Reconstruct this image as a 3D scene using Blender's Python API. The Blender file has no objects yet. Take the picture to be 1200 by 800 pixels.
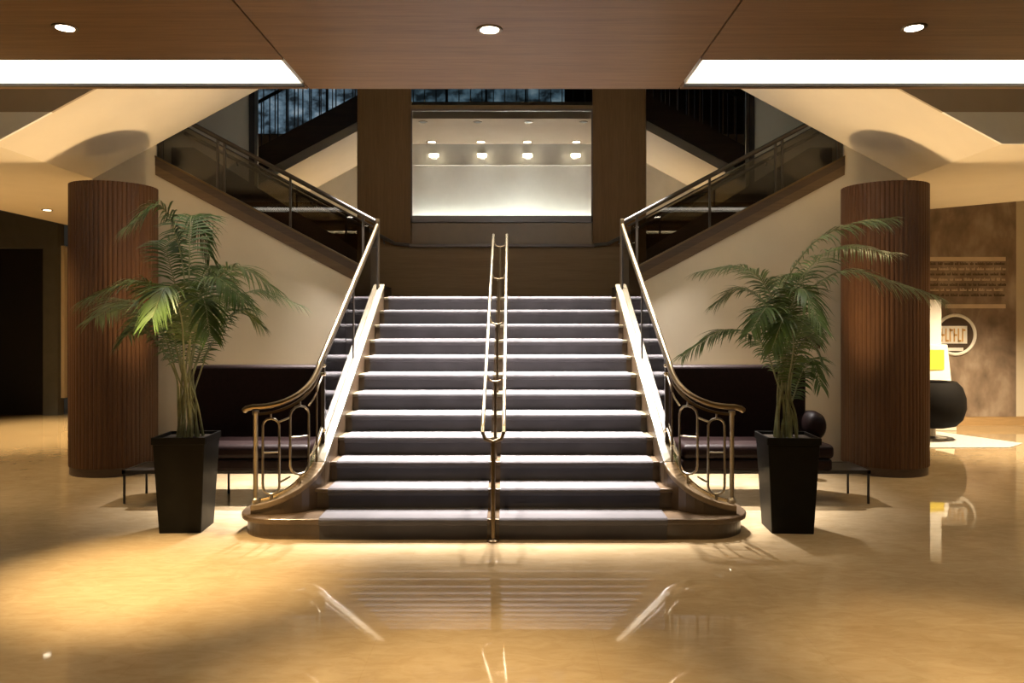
import bpy, bmesh, math, random
from mathutils import Vector, Matrix

random.seed(7)
SC = bpy.context.scene
COL = SC.collection
PI = math.pi

# ------------------------------------------------------------------ camera
F = 925.0                                   # focal length in pixels of a 1200 px wide frame
CAMX, CAMZ = 0.14, 1.604
cd = bpy.data.cameras.new('camera')
cd.sensor_width = 36.0
cd.lens = 36.0 * F / 1200.0
cd.shift_y = -20.0 / 1200.0
cd.clip_end = 200
cam = bpy.data.objects.new('camera', cd)
COL.objects.link(cam)
cam.location = (CAMX, 0, CAMZ)
cam.rotation_euler = (PI / 2, 0, 0)
SC.camera = cam

# ------------------------------------------------------------------ world, exposure
w = bpy.data.worlds.new('world')
SC.world = w
w.use_nodes = True
w.node_tree.nodes['Background'].inputs[0].default_value = (1.0, 0.85, 0.65, 1)
w.node_tree.nodes['Background'].inputs[1].default_value = 0.02
SC.view_settings.view_transform = 'Standard'
SC.view_settings.look = 'None'
SC.view_settings.exposure = 0.0
SC.view_settings.gamma = 1.0
SC.view_settings.use_curve_mapping = False
SC.cycles.max_bounces = 10
SC.cycles.diffuse_bounces = 5
SC.cycles.glossy_bounces = 5
SC.cycles.sample_clamp_indirect = 30.0

WARM = (1.0, 0.70, 0.36)
AMBER = (1.0, 0.72, 0.38)
NEUTRAL = (1.0, 0.88, 0.74)
COOL = (1.0, 0.93, 0.88)
COVE_POWER = 4.2
POOL_POWER = 2000
CENTRE_POWER = 170
RIGHT_POWER = 120
BACK_POWER = 1300
STAIR_POWER = 4200
FASCIA_POWER = 1.5
SOFFIT_FILL_POWER = 140
SOFA_FILL_POWER = 460
FILL_STRIP_POWER = 48.0
ALCOVE_POWER = 260
WINDOW_POWER = 0.8

# ------------------------------------------------------------------ helpers
def thing(name, label, cat, loc=(0, 0, 0), group=None, kind=None):
    o = bpy.data.objects.new(name, None)
    COL.objects.link(o)
    o.location = loc
    o.empty_display_size = 0.1
    o['label'] = label
    o['category'] = cat
    if group: o['group'] = group
    if kind: o['kind'] = kind
    return o

def tag(o, label, cat, group=None, kind=None):
    o['label'] = label
    o['category'] = cat
    if group: o['group'] = group
    if kind: o['kind'] = kind
    return o

def base_of(o):
    v = Vector((0, 0, 0))
    while o is not None:
        v += o.location
        o = o.parent
    return v

class MB:
    def __init__(self):
        self.v = []; self.f = []
    def add(self, vs, fs):
        n = len(self.v)
        self.v += [tuple(p) for p in vs]
        self.f += [tuple(i + n for i in f) for f in fs]
        return self
    def box(self, x0, x1, y0, y1, z0, z1):
        if x0 > x1: x0, x1 = x1, x0
        vs = [(x, y, z) for x in (x0, x1) for y in (y0, y1) for z in (z0, z1)]
        return self.add(vs, [(0, 1, 3, 2), (4, 6, 7, 5), (0, 4, 5, 1), (2, 3, 7, 6), (0, 2, 6, 4), (1, 5, 7, 3)])
    def prism(self, pts, d):
        """closed polygon pts (3-D) pushed along vector d"""
        n = len(pts)
        a = [Vector(p) for p in pts]
        b = [p + Vector(d) for p in a]
        fs = [tuple(range(n)), tuple(range(2 * n - 1, n - 1, -1))]
        fs += [(i, (i + 1) % n, n + (i + 1) % n, n + i) for i in range(n)]
        return self.add(a + b, fs)
    def hexa(self, bottom, top):
        return self.add(list(bottom) + list(top), [(0, 1, 2, 3), (4, 7, 6, 5), (0, 4, 5, 1), (1, 5, 6, 2), (2, 6, 7, 3), (3, 7, 4, 0)])
    def tube(self, pts, r, seg=8, closed=False, flat=1.0):
        """round bar along pts; r a number or a list; flat squeezes it sideways"""
        P = [Vector(p) for p in pts]
        n = len(P)
        R = r if isinstance(r, (list, tuple)) else [r] * n
        rings = []
        up = Vector((0, 0, 1))
        side = None
        for i in range(n):
            if closed: t = P[(i + 1) % n] - P[i - 1]
            else: t = P[min(i + 1, n - 1)] - P[max(i - 1, 0)]
            if t.length < 1e-9: t = Vector((0, 0, 1))
            t.normalize()
            if side is None:
                ref = up if abs(t.z) < 0.95 else Vector((0, 1, 0))
                side = t.cross(ref).normalized()
            else:
                side = (side - t * side.dot(t))
                if side.length < 1e-6: side = t.orthogonal()
                side.normalize()
            nrm = side.cross(t).normalized()
            rings.append([P[i] + (side * math.cos(2 * PI * k / seg) * flat + nrm * math.sin(2 * PI * k / seg)) * R[i] for k in range(seg)])
        vs = [p for ring in rings for p in ring]
        fs = []
        m = n if closed else n - 1
        for i in range(m):
            j = (i + 1) % n
            for k in range(seg):
                l = (k + 1) % seg
                fs.append((i * seg + k, i * seg + l, j * seg + l, j * seg + k))
        if not closed:
            fs.append(tuple(range(seg - 1, -1, -1)))
            fs.append(tuple((n - 1) * seg + k for k in range(seg)))
        return self.add(vs, fs)
    def lathe(self, c, prof, seg=32, rx=1.0, ry=1.0, caps=True):
        """profile [(radius, z)] turned around the vertical through c"""
        vs = []; fs = []
        for (r, z) in prof:
            for k in range(seg):
                a = 2 * PI * k / seg
                vs.append((c[0] + r * rx * math.cos(a), c[1] + r * ry * math.sin(a), c[2] + z))
        n = len(prof)
        for i in range(n - 1):
            for k in range(seg):
                l = (k + 1) % seg
                fs.append((i * seg + k, i * seg + l, (i + 1) * seg + l, (i + 1) * seg + k))
        if caps:
            fs.append(tuple(range(seg - 1, -1, -1)))
            fs.append(tuple((n - 1) * seg + k for k in range(seg)))
        return self.add(vs, fs)
    def build(self, name, m, parent=None, smooth=False, bevel=0.0, bseg=2, kind=None, label=None, recalc=True):
        me = bpy.data.meshes.new(name)
        off = base_of(parent) if parent else Vector((0, 0, 0))
        me.from_pydata([(p[0] - off.x, p[1] - off.y, p[2] - off.z) for p in self.v], [], self.f)
        bm = bmesh.new(); bm.from_mesh(me)
        if recalc: bmesh.ops.recalc_face_normals(bm, faces=bm.faces)
        bm.to_mesh(me); bm.free()
        if smooth:
            me.polygons.foreach_set('use_smooth', [True] * len(me.polygons))
            if smooth != 'all':
                me.set_sharp_from_angle(angle=math.radians(38))
        o = bpy.data.objects.new(name, me)
        COL.objects.link(o)
        if parent: o.parent = parent
        if m: me.materials.append(m)
        if bevel > 0:
            b = o.modifiers.new('bevel', 'BEVEL')
            b.width = bevel; b.segments = bseg; b.limit_method = 'ANGLE'; b.angle_limit = math.radians(35)
        if kind: o['kind'] = kind
        if label: o['label'] = label
        return o

def struct(name, mb, m, **k):
    return mb.build(name, m, None, kind='structure', **k)

# ------------------------------------------------------------------ materials
def new_mat(name):
    m = bpy.data.materials.new(name)
    m.use_nodes = True
    nt = m.node_tree
    return m, nt, nt.nodes['Principled BSDF']

def ramp(nt, fac, stops):
    r = nt.nodes.new('ShaderNodeValToRGB')
    e = r.color_ramp.elements
    while len(e) < len(stops): e.new(0.5)
    for q, (p, c) in zip(e, stops):
        q.position = p; q.color = (*c, 1)
    nt.links.new(fac, r.inputs[0])
    return r.outputs[0]

def noise(nt, scale, stretch=(1, 1, 1), detail=4, rough=0.55, rot=(0, 0, 0), distortion=0.0):
    tc = nt.nodes.new('ShaderNodeNewGeometry')
    mp = nt.nodes.new('ShaderNodeMapping')
    mp.inputs['Scale'].default_value = stretch
    mp.inputs['Rotation'].default_value = rot
    nt.links.new(tc.outputs['Position'], mp.inputs['Vector'])
    n = nt.nodes.new('ShaderNodeTexNoise')
    n.inputs['Scale'].default_value = scale
    n.inputs['Detail'].default_value = detail
    n.inputs['Roughness'].default_value = rough
    n.inputs['Distortion'].default_value = distortion
    nt.links.new(mp.outputs[0], n.inputs['Vector'])
    return n.outputs['Fac']

def bump(nt, b, h, strength, dist=0.01):
    n = nt.nodes.new('ShaderNodeBump')
    n.inputs['Strength'].default_value = strength
    n.inputs['Distance'].default_value = dist
    nt.links.new(h, n.inputs['Height'])
    nt.links.new(n.outputs[0], b.inputs['Normal'])

def mat(name, c, rough=0.5, metal=0.0, var=0.08, scale=6.0, stretch=(1, 1, 1), spec=0.5, bmp=0.0, coat=0.0):
    m, nt, b = new_mat(name)
    f = noise(nt, scale, stretch)
    lo = tuple(max(0, x * (1 - var)) for x in c)
    hi = tuple(min(1, x * (1 + var)) for x in c)
    nt.links.new(ramp(nt, f, [(0.3, lo), (0.7, hi)]), b.inputs['Base Color'])
    b.inputs['Roughness'].default_value = rough
    b.inputs['Metallic'].default_value = metal
    b.inputs['Specular IOR Level'].default_value = spec
    if coat:
        b.inputs['Coat Weight'].default_value = coat
        b.inputs['Coat Roughness'].default_value = 0.08
    if bmp: bump(nt, b, f, bmp)
    return m

def wood(name, dark, light, grain, rough=0.4, spec=0.5, coat=0.0):
    """grain: axis along which the streaks run"""
    m, nt, b = new_mat(name)
    st = {'x': (0.25, 6, 6), 'z': (6, 6, 0.25), 'y': (6, 0.25, 6)}[grain]
    f1 = noise(nt, 2.2, st, 6, 0.65, distortion=0.4)
    st2 = tuple(s * 3 for s in st)
    f2 = noise(nt, 5.0, st2, 3, 0.6)
    mx = nt.nodes.new('ShaderNodeMath'); mx.operation = 'MULTIPLY_ADD'
    mx.inputs[1].default_value = 0.45
    nt.links.new(f2, mx.inputs[0]); 
    h = nt.nodes.new('ShaderNodeMath'); h.operation = 'MULTIPLY'; h.inputs[1].default_value = 0.55
    nt.links.new(f1, h.inputs[0]); nt.links.new(h.outputs[0], mx.inputs[2])
    nt.links.new(ramp(nt, mx.outputs[0], [(0.36, dark), (0.64, light)]), b.inputs['Base Color'])
    b.inputs['Roughness'].default_value = rough
    b.inputs['Specular IOR Level'].default_value = spec
    if coat:
        b.inputs['Coat Weight'].default_value = coat
        b.inputs['Coat Roughness'].default_value = 0.06
    return m

def emit(name, c, s):
    m, nt, b = new_mat(name)
    b.inputs['Base Color'].default_value = (0.8, 0.8, 0.8, 1)
    b.inputs['Emission Color'].default_value = (*c, 1)
    b.inputs['Emission Strength'].default_value = s
    return m

def floor_material():
    m, nt, b = new_mat('polished beige marble')
    f = noise(nt, 0.9, (1, 1, 1), 6, 0.6, distortion=0.8)
    g = noise(nt, 5.0, (1.0, 2.4, 1), 6, 0.65, rot=(0, 0, 0.5), distortion=1.2)
    c1 = ramp(nt, f, [(0.3, (0.36, 0.272, 0.158)), (0.7, (0.48, 0.375, 0.232))])
    c2 = ramp(nt, g, [(0.35, (0.86, 0.82, 0.76)), (0.65, (1.0, 1.0, 1.0))])
    mx = nt.nodes.new('ShaderNodeMix'); mx.data_type = 'RGBA'; mx.blend_type = 'MULTIPLY'
    mx.inputs['Factor'].default_value = 1.0
    nt.links.new(c1, mx.inputs[6]); nt.links.new(c2, mx.inputs[7])
    # slabs with hairline joints
    tc = nt.nodes.new('ShaderNodeNewGeometry')
    mp = nt.nodes.new('ShaderNodeMapping')
    mp.inputs['Location'].default_value = (0.55, 0.35, 0)
    nt.links.new(tc.outputs['Position'], mp.inputs['Vector'])
    br = nt.nodes.new('ShaderNodeTexBrick')
    br.offset = 0.0
    br.inputs['Color1'].default_value = (1, 1, 1, 1)
    br.inputs['Color2'].default_value = (0.97, 0.965, 0.955, 1)
    br.inputs['Mortar'].default_value = (0.95, 0.94, 0.925, 1)
    br.inputs['Scale'].default_value = 1.0
    br.inputs['Mortar Size'].default_value = 0.003
    br.inputs['Brick Width'].default_value = 1.1
    br.inputs['Row Height'].default_value = 1.1
    nt.links.new(mp.outputs[0], br.inputs['Vector'])
    mz = nt.nodes.new('ShaderNodeMix'); mz.data_type = 'RGBA'; mz.blend_type = 'MULTIPLY'
    mz.inputs['Factor'].default_value = 1.0
    nt.links.new(mx.outputs[2], mz.inputs[6]); nt.links.new(br.outputs['Color'], mz.inputs[7])
    nt.links.new(mz.outputs[2], b.inputs['Base Color'])
    b.inputs['Roughness'].default_value = 0.035
    b.inputs['Specular IOR Level'].default_value = 0.5
    return m

def glass_material(name, tint, refl=1.0, rough=0.02):
    """clear sheet: lets light through, mirrors by Fresnel"""
    m = bpy.data.materials.new(name); m.use_nodes = True
    nt = m.node_tree; nt.nodes.clear()
    out = nt.nodes.new('ShaderNodeOutputMaterial')
    t = nt.nodes.new('ShaderNodeBsdfTransparent'); t.inputs[0].default_value = (*tint, 1)
    g = nt.nodes.new('ShaderNodeBsdfGlossy'); g.inputs['Roughness'].default_value = rough
    g.inputs['Color'].default_value = (refl, refl, refl, 1)
    fr = nt.nodes.new('ShaderNodeFresnel'); fr.inputs[0].default_value = 1.6
    mx = nt.nodes.new('ShaderNodeMixShader')
    nt.links.new(fr.outputs[0], mx.inputs[0]); nt.links.new(t.outputs[0], mx.inputs[1]); nt.links.new(g.outputs[0], mx.inputs[2])
    nt.links.new(mx.outputs[0], out.inputs[0])
    return m

def mirror_material(name, c, rough=0.01):
    m, nt, b = new_mat(name)
    f = noise(nt, 3.0)
    nt.links.new(ramp(nt, f, [(0.3, c), (0.7, tuple(x * 0.98 for x in c))]), b.inputs['Base Color'])
    b.inputs['Metallic'].default_value = 1.0
    b.inputs['Roughness'].default_value = rough
    return m

def mural_material():
    m, nt, b = new_mat('sepia printed mural')
    f = noise(nt, 1.5, (1, 1, 0.7), 4, 0.6, distortion=0.6)
    g = noise(nt, 5.0, (1, 1, 0.6), 3, 0.5)
    a = nt.nodes.new('ShaderNodeMath'); a.operation = 'MULTIPLY_ADD'; a.inputs[1].default_value = 0.35
    h = nt.nodes.new('ShaderNodeMath'); h.operation = 'MULTIPLY'; h.inputs[1].default_value = 0.65
    nt.links.new(f, h.inputs[0]); nt.links.new(g, a.inputs[0]); nt.links.new(h.outputs[0], a.inputs[2])
    nt.links.new(ramp(nt, a.outputs[0], [(0.3, (0.09, 0.064, 0.046)), (0.5, (0.25, 0.185, 0.135)), (0.68, (0.44, 0.36, 0.28))]), b.inputs['Base Color'])
    b.inputs['Roughness'].default_value = 0.45
    return m

def carpet_material():
    m, nt, b = new_mat('mauve grey carpet')
    f = noise(nt, 260, (1, 1, 1), 2, 0.6)
    g = noise(nt, 4, (1, 1, 1), 3, 0.5)
    nt.links.new(ramp(nt, g, [(0.3, (0.078, 0.073, 0.076)), (0.7, (0.096, 0.090, 0.094))]), b.inputs['Base Color'])
    b.inputs['Roughness'].default_value = 0.95
    b.inputs['Specular IOR Level'].default_value = 0.1
    bump(nt, b, f, 0.3, 0.004)
    return m

M = {}
M['floor'] = floor_material()
M['cream'] = mat('cream plaster', (0.62, 0.55, 0.42), 0.85, var=0.03, scale=2)
M['soffit'] = mat('painted soffit', (0.68, 0.60, 0.47), 0.85, var=0.03, scale=2)
M['tan'] = mat('tan plaster', (0.38, 0.30, 0.21), 0.85, var=0.03)
M['white'] = mat('white paint', (0.84, 0.82, 0.76), 0.8, var=0.03)
M['ceil'] = wood('walnut veneer ceiling', (0.150, 0.078, 0.032), (0.235, 0.134, 0.058), 'x', 0.5, 0.3)
M['pier'] = wood('dark walnut panelling', (0.095, 0.049, 0.017), (0.140, 0.076, 0.028), 'z', 0.5, 0.15)
M['dado'] = wood('dark stained dado', (0.050, 0.030, 0.018), (0.085, 0.052, 0.030), 'x', 0.35, 0.5)
M['wainscot'] = wood('walnut wainscot', (0.130, 0.078, 0.034), (0.170, 0.104, 0.048), 'x', 0.5, 0.15)
M['column'] = wood('red walnut fluting', (0.056, 0.024, 0.010), (0.098, 0.046, 0.019), 'z', 0.45, 0.3)
M['brown_stone'] = mat('brown marble', (0.085, 0.056, 0.032), 0.28, var=0.35, scale=5)
M['cap'] = mat('honey marble cap', (0.125, 0.103, 0.064), 0.3, var=0.1, scale=7)
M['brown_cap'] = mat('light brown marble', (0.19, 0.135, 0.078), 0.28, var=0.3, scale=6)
M['carpet'] = carpet_material()
M['brass'] = mat('polished brass', (0.27, 0.205, 0.12), 0.36, 1.0, var=0.04)
M['pale_brass'] = mat('pale brass', (0.86, 0.76, 0.54), 0.2, 1.0, var=0.04)
M['bronze'] = mat('bronze', (0.16, 0.115, 0.065), 0.35, 1.0, var=0.15)
M['steel'] = mat('brushed nickel', (0.34, 0.30, 0.23), 0.33, 1.0, var=0.08)
M['dark'] = mat('dark bronze paint', (0.035, 0.026, 0.018), 0.4, var=0.2)
M['stringer'] = wood('walnut stringer', (0.095, 0.058, 0.027), (0.145, 0.092, 0.045), 'x', 0.35, 0.5)
M['glass'] = glass_material('clear balustrade glass', (0.86, 0.88, 0.84), 1.0)
M['smoked'] = glass_material('smoked balustrade glass', (0.55, 0.53, 0.48), 0.8)
M['mirror'] = mirror_material('silvered mirror', (0.86, 0.87, 0.84))
M['grey_mirror'] = mirror_material('smoky mirror', (0.72, 0.71, 0.68))
M['bronze_gloss'] = mat('bronze glass', (0.13, 0.080, 0.036), 0.32, var=0.1, spec=0.25)
M['leather'] = mat('black cherry leather', (0.011, 0.0045, 0.004), 0.5, var=0.25, scale=30, bmp=0.05, spec=0.15)
M['black_metal'] = mat('black metal', (0.02, 0.017, 0.014), 0.4, 0.0, var=0.2)
M['planter'] = mat('black lacquer planter', (0.007, 0.0065, 0.005), 0.45, var=0.2, spec=0.15)
M['soil'] = mat('potting soil', (0.05, 0.035, 0.022), 0.95, var=0.5, scale=60, bmp=0.6)
M['leaf'] = mat('palm leaf', (0.085, 0.150, 0.036), 0.40, var=0.35, scale=9)
M['leaf_pale'] = mat('pale palm leaf', (0.165, 0.235, 0.090), 0.40, var=0.3, scale=9)
M['stem'] = mat('palm stalk', (0.27, 0.29, 0.14), 0.5, var=0.3, scale=14)
M['mural'] = mural_material()
M['ink'] = mat('dark lettering', (0.07, 0.045, 0.028), 0.6)
M['cream_ink'] = mat('cream lettering', (0.62, 0.50, 0.36), 0.6)
M['gold'] = mat('gold lettering', (0.62, 0.36, 0.10), 0.45)
M['yellow'] = mat('yellow print', (0.72, 0.58, 0.06), 0.5)
M['bright_white'] = mat('gloss white', (0.82, 0.80, 0.74), 0.4, var=0.02)
M['door_dark'] = mat('black door', (0.008, 0.007, 0.006), 0.5)
M['grey_wall'] = mat('charcoal grey paint', (0.085, 0.085, 0.08), 0.7)
M['red_box'] = mat('dark red plastic', (0.07, 0.015, 0.012), 0.4)
M['rug'] = mat('pale grey wool', (0.50, 0.49, 0.48), 0.95, var=0.12, scale=30)
M['oak'] = wood('honey oak skirting', (0.36, 0.23, 0.10), (0.50, 0.33, 0.16), 'x', 0.4)
M['sign_cloth'] = mat('black felt', (0.006, 0.005, 0.0045), 0.8, spec=0.15)
M['cove'] = emit('cove diffuser', (1.0, 0.93, 0.82), COVE_POWER)
M['lens'] = emit('downlight lens', (1.0, 0.9, 0.74), 28)
M['lens_warm'] = emit('warm downlight lens', (1.0, 0.86, 0.62), 9)
M['dim_lens'] = emit('spot lens', (1.0, 0.84, 0.58), 12)

def spot(name, loc, target, power, color, angle, blend=0.6, radius=0.04, parent=None):
    l = bpy.data.lights.new(name, 'SPOT')
    l.energy = power; l.color = color
    l.spot_size = math.radians(angle); l.spot_blend = blend
    l.shadow_soft_size = radius
    o = bpy.data.objects.new(name, l)
    COL.objects.link(o)
    d = Vector(target) - Vector(loc)
    o.rotation_euler = d.to_track_quat('-Z', 'Y').to_euler()
    if parent:
        o.parent = parent
        o.location = Vector(loc) - base_of(parent)
    else:
        o.location = loc
    return o

# ================================================================== SETTING
ZC = 3.45            # lobby ceiling
YE = 6.19            # its far edge
ZS = 3.30            # landing soffit
YN, YW, YB = 7.45, 9.20, 10.80   # near edge of upper flight, stair wall, back wall

struct('floor', MB().box(-13, 13, -5, 15, -0.2, 0), M['floor'])

# lobby ceiling: veneer boards with shadow joints, two long cove openings
S0, S1 = 5.51, 6.06
c = MB()
g = 0.006
ys = [-5, -1.3, 2.35, S0]
for a, b in zip(ys[:-1], ys[1:]):
    c.box(-1.45 + g, 1.45 - g, a + (g if a > -5 else 0), b, ZC, ZC + 0.05)
    for s in (-1, 1):
        c.box(s * (1.45 + g), s * 5.6, a + (g if a > -5 else 0), b, ZC, ZC + 0.05)
        c.box(s * (5.6 + g), s * 12, a + (g if a > -5 else 0), b, ZC, ZC + 0.05)
c.box(-1.45 + g, 1.45 - g, S0, YE, ZC, ZC + 0.05)
for s in (-1, 1):
    c.box(s * (1.45 + g), s * 12, S1, YE, ZC, ZC + 0.05)
struct('ceiling', c, M['ceil'])
# floor structure over the lobby: pale fascia towards the stair hall
sl = MB()
sl.box(-12, 12, -5, S0 - 0.02, ZC + 0.06, 5.25)
sl.box(-12, 12, S0 - 0.02, YE - 0.14, ZC + 0.2, 5.25)
sl.box(-12, 12, YE - 0.14, YE - 0.125, 4.735, 4.75)
struct('wall_fascia', sl, M['white'])

# rooms behind and around
struct('wall_back', MB().box(-13, 13, -5.2, -5, 0, 8.2), M['cream'])
struct('wall_left_side', MB().box(-13.2, -13, -5, 15, 0, 8.2), M['grey_wall'])
struct('wall_right_side', MB().box(13, 13.2, -5, 15, 0, 8.2), M['cream'])
struct('ceiling_upper', MB().box(-13, 13, -5, 15, 8.2, 8.4), M['dado'])

def zstr(x):          # lower edge of the side flights' stringer, x counted outward from the stair axis
    return 2.15 + 0.532 * (x - 1.767)
def zsof(x):          # soffit of the upper flight
    return ZS + 0.5385 * (4.75 - x)

for s, nm in ((-1, 'left'), (1, 'right')):
    # stair wall below the side flight
    p = [(1.50, 0), (1.50, zstr(1.50)), (4.01, zstr(4.01)), (4.01, zsof(4.01)), (4.75, ZS), (4.75, 0)]
    struct('wall_' + nm, MB().prism([(s * x, YW, z) for x, z in p], (0, 0.1, 0)), M['cream'])
    # back wall of the side flight
    struct('wall_rear_' + nm, MB().box(s * 3.40, s * 6.2, YB, YB + 0.1, 3.6, 8.2).box(s * 3.40, s * 4.5, YB, YB + 0.1, 2.8, 3.6).box(s * 1.97, s * 4.5, YB + 0.05, YB + 0.15, 0, 8.2), M['cream'])
    # sloping dark dado along it
    zd = lambda x: 2.62 + 0.50 * (x - 1.97)
    struct('trim_dado_' + nm, MB().prism([(s * 1.97, YB - 0.05, 1.9), (s * 1.97, YB - 0.05, zd(1.97)), (s * 4.2, YB - 0.05, zd(4.2) + 0.28), (s * 4.5, YB - 0.05, zd(4.2) + 0.28), (s * 4.5, YB - 0.05, 1.9)], (0, 0.06, 0)), M['dado'])
    # end wall of the upper landing
    struct('wall_end_' + nm, MB().box(s * 6.2, s * 6.3, YW, YB, 3.52, 8.2), M['cream'])

# back wall behind the landing: walnut piers, panel, wainscot
pw = MB()
for s in (-1, 1):
    pw.box(s * 1.245, s * 1.97, YB, YB + 0.12, 2.66, 8.2)
pw.box(-1.97, 1.97, YB + 0.04, YB + 0.14, 1.5, 8.2)
struct('wall_rear_centre', pw, M['pier'])
struct('trim_wainscot', MB().box(-1.97, 1.97, YB - 0.03, YB + 0.03, 1.92, 2.66).box(-1.245, 1.245, YB - 0.005, YB + 0.035, 4.53, 4.60).box(-1.245, 1.245, YB - 0.01, YB + 0.03, 4.86, 8.2), M['wainscot'])
struct('trim_wainscot_panel', MB().box(-1.23, 1.23, YB, YB + 0.03, 2.69, 2.99), M['bronze_gloss'])

# ---- left of the columns: landing soffit, grey wall with a black doorway
so = MB().box(-7.45, -4.75, YN, 14.2, ZS, ZS + 0.2)
so.box(-7.45, -13, YN, YN + 2.6, ZS, ZS + 0.2)
struct('ceiling_left', so, M['soffit'])
struct('ceiling_left_hall', MB().box(-13, -7.45, YN + 2.6, 15, 3.75, 3.9).box(-7.47, -7.45, YN + 2.6, 14.2, ZS, 3.9), M['grey_wall'])
YL = 13.9
wl = MB().box(-13, -11.2, YL, YL + 0.2, 0, 3.9).box(-11.2, -8.12, YL, YL + 0.2, 2.95, 3.9).box(-8.12, -7.86, YL, YL + 0.2, 0, 3.9).box(-7.86, -4.3, YL + 0.6, YL + 0.8, 0, 3.9)
struct('wall_left_far', wl, M['grey_wall'])
struct('door_1', MB().box(-11.2, -8.12, YL + 0.15, YL + 0.25, 0, 2.95), M['door_dark'])
struct('trim_1', MB().box(-7.86, -7.80, YL + 0.1, YL + 0.2, 0.3, 3.0), M['cream'])
# ---- right of the columns
def prism_floor(pts, z0, z1):
    return MB().prism([(x, y, z0) for x, y in pts], (0, 0, z1 - z0))
struct('ceiling_right', prism_floor([(4.75, YN), (13, YN), (13, 5.55 + 0.0 + 3.0), (7.75, 10.29), (6.3, 11.62), (4.75, 13.1)], ZS, ZS + 0.2), M['soffit'])
struct('ceiling_right_hall', MB().box(4.9, 13, YN + 1.2, 15, 3.8, 3.9), M['soffit'])
YR = 12.57
struct('wall_right_far', MB().box(4.6, 13, YR, YR + 0.2, 0, 3.9), M['cream'])
struct('baseboard_right', MB().box(4.6, 13, YR - 0.025, YR, 0, 0.14), M['oak'])
# walls closing the halls behind the stair
for s, nm in ((-1, 'left'), (1, 'right')):
    struct('wall_return_' + nm, MB().box(s * 4.55, s * 4.68, YW + 0.1, 14.6, 0, ZS), M['cream'])
    # upper landing front: white fascia below, walnut above
    xq = 4.75 - 0.30 / 0.5385
    struct('trim_fascia_' + nm, MB().prism([(s * x, YN - 0.03, z) for x, z in ((4.75, ZS), (13, ZS), (13, 3.60), (xq, 3.60))], (0, 0.03, 0)), M['white'])
    struct('wall_landing_' + nm, MB().prism([(s * x, YN - 0.03, z) for x, z in ((xq, 3.60), (13, 3.60), (13, 5.0), (1.9, 5.0), (1.9, zsof(1.9)))], (0, 0.03, 0)), M['tan'])

# ---- upper hall: window wall far above the lobby, seen in the mirrors
uw = MB().box(-13, -6.6, 1.3, 1.5, 5.1, 8.2).box(1.5, 13, 1.3, 1.5, 5.1, 8.2).box(-6.6, 1.5, 1.3, 1.5, 5.1, 6.45)
struct('wall_upper', uw, M['dado'])
m, nt, b = new_mat('dusk glazing')
f = noise(nt, 1.6, (1, 1, 1.4), 5, 0.6)
nt.links.new(ramp(nt, f, [(0.40, (0.02, 0.03, 0.04)), (0.52, (0.16, 0.26, 0.36)), (0.68, (0.50, 0.62, 0.74))]), b.inputs['Emission Color'])
b.inputs['Emission Strength'].default_value = WINDOW_POWER
b.inputs['Base Color'].default_value = (0.02, 0.03, 0.04, 1)
M['dusk'] = m
struct('window_1', MB().box(-6.6, 1.5, 1.36, 1.40, 6.45, 8.2), M['dusk'])
wf = MB()
for i in range(9):
    x = -6.6 + i * 8.1 / 8
    wf.box(x - 0.02, x + 0.03, 1.40, 1.5, 6.45, 8.2)
struct('trim_window', wf, M['dark'])

# ================================================================== UPPER FLIGHTS AND BRIDGE
for s, nm in ((-1, 'left'), (1, 'right')):
    t = thing('upper_staircase', 'upper stair flight with cream sloping soffit above the %s fluted column' % nm, 'staircase', (s * 4.75, YN, ZS), 'upper stair flights')
    pts = [(4.75, ZS), (1.9, zsof(1.9)), (1.9, zsof(1.9) + 0.3), (4.75, ZS + 0.3)]
    MB().prism([(s * x, YN, z) for x, z in pts], (0, YW - YN, 0)).build('soffit', M['soffit'], t)
    for i in range(10):
        x1 = 4.75 - i * 0.285; z1 = ZS + 0.28 + (i + 1) * 0.155
        MB().box(s * x1, s * (x1 - 0.30), YN + 0.06, YW - 0.06, zsof(x1 - 0.30) + 0.02, z1).build('step', M['brown_stone'], t)
    for y in (YW - 0.04,):
        pts = [(4.78, ZS + 0.16), (1.9, zsof(1.9) + 0.14), (1.9, zsof(1.9) + 0.55), (4.78, ZS + 0.57)]
        MB().prism([(s * x, y, z) for x, z in pts], (0, 0.06, 0)).build('stringer', M['dado'], t)
    # rail facing the mirror
    b = thing('upper_balustrade', 'dark slim bar balustrade on the %s upper flight' % nm, 'balustrade', (s * 4.75, YW, ZS), 'upper flight balustrades')
    hr = [(s * x, YW - 0.02, zsof(x) + 1.30) for x in (4.75, 3.8, 2.9, 1.9)]
    MB().tube(hr, 0.028).build('handrail', M['dark'], b, smooth=True)
    for i in range(22):
        x = 4.7 - i * 0.13
        MB().box(s * x - 0.008, s * x + 0.008, YW - 0.028, YW - 0.012, zsof(x) + 0.54, zsof(x) + 1.29).build('baluster', M['dark'], b)
struct('ceiling_bridge', MB().box(-1.9, 1.9, YN, YW, 4.835, 5.1), M['tan'])
# gallery rail along the fascia
b = thing('gallery_balustrade', 'dark bar balustrade along the upper gallery edge', 'balustrade', (0, 6.1, 5.25))
MB().tube([(-9, 6.1, 6.27), (9, 6.1, 6.27)], 0.03).build('handrail', M['dark'], b, smooth=True)
MB().box(-9, 9, 6.09, 6.11, 5.29, 5.33).build('bottom_rail', M['dark'], b)
for i in range(81):
    x = -9 + i * 0.225
    MB().box(x - 0.009, x + 0.009, 6.09, 6.11, 5.25, 6.27).build('baluster', M['dark'], b)

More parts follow.
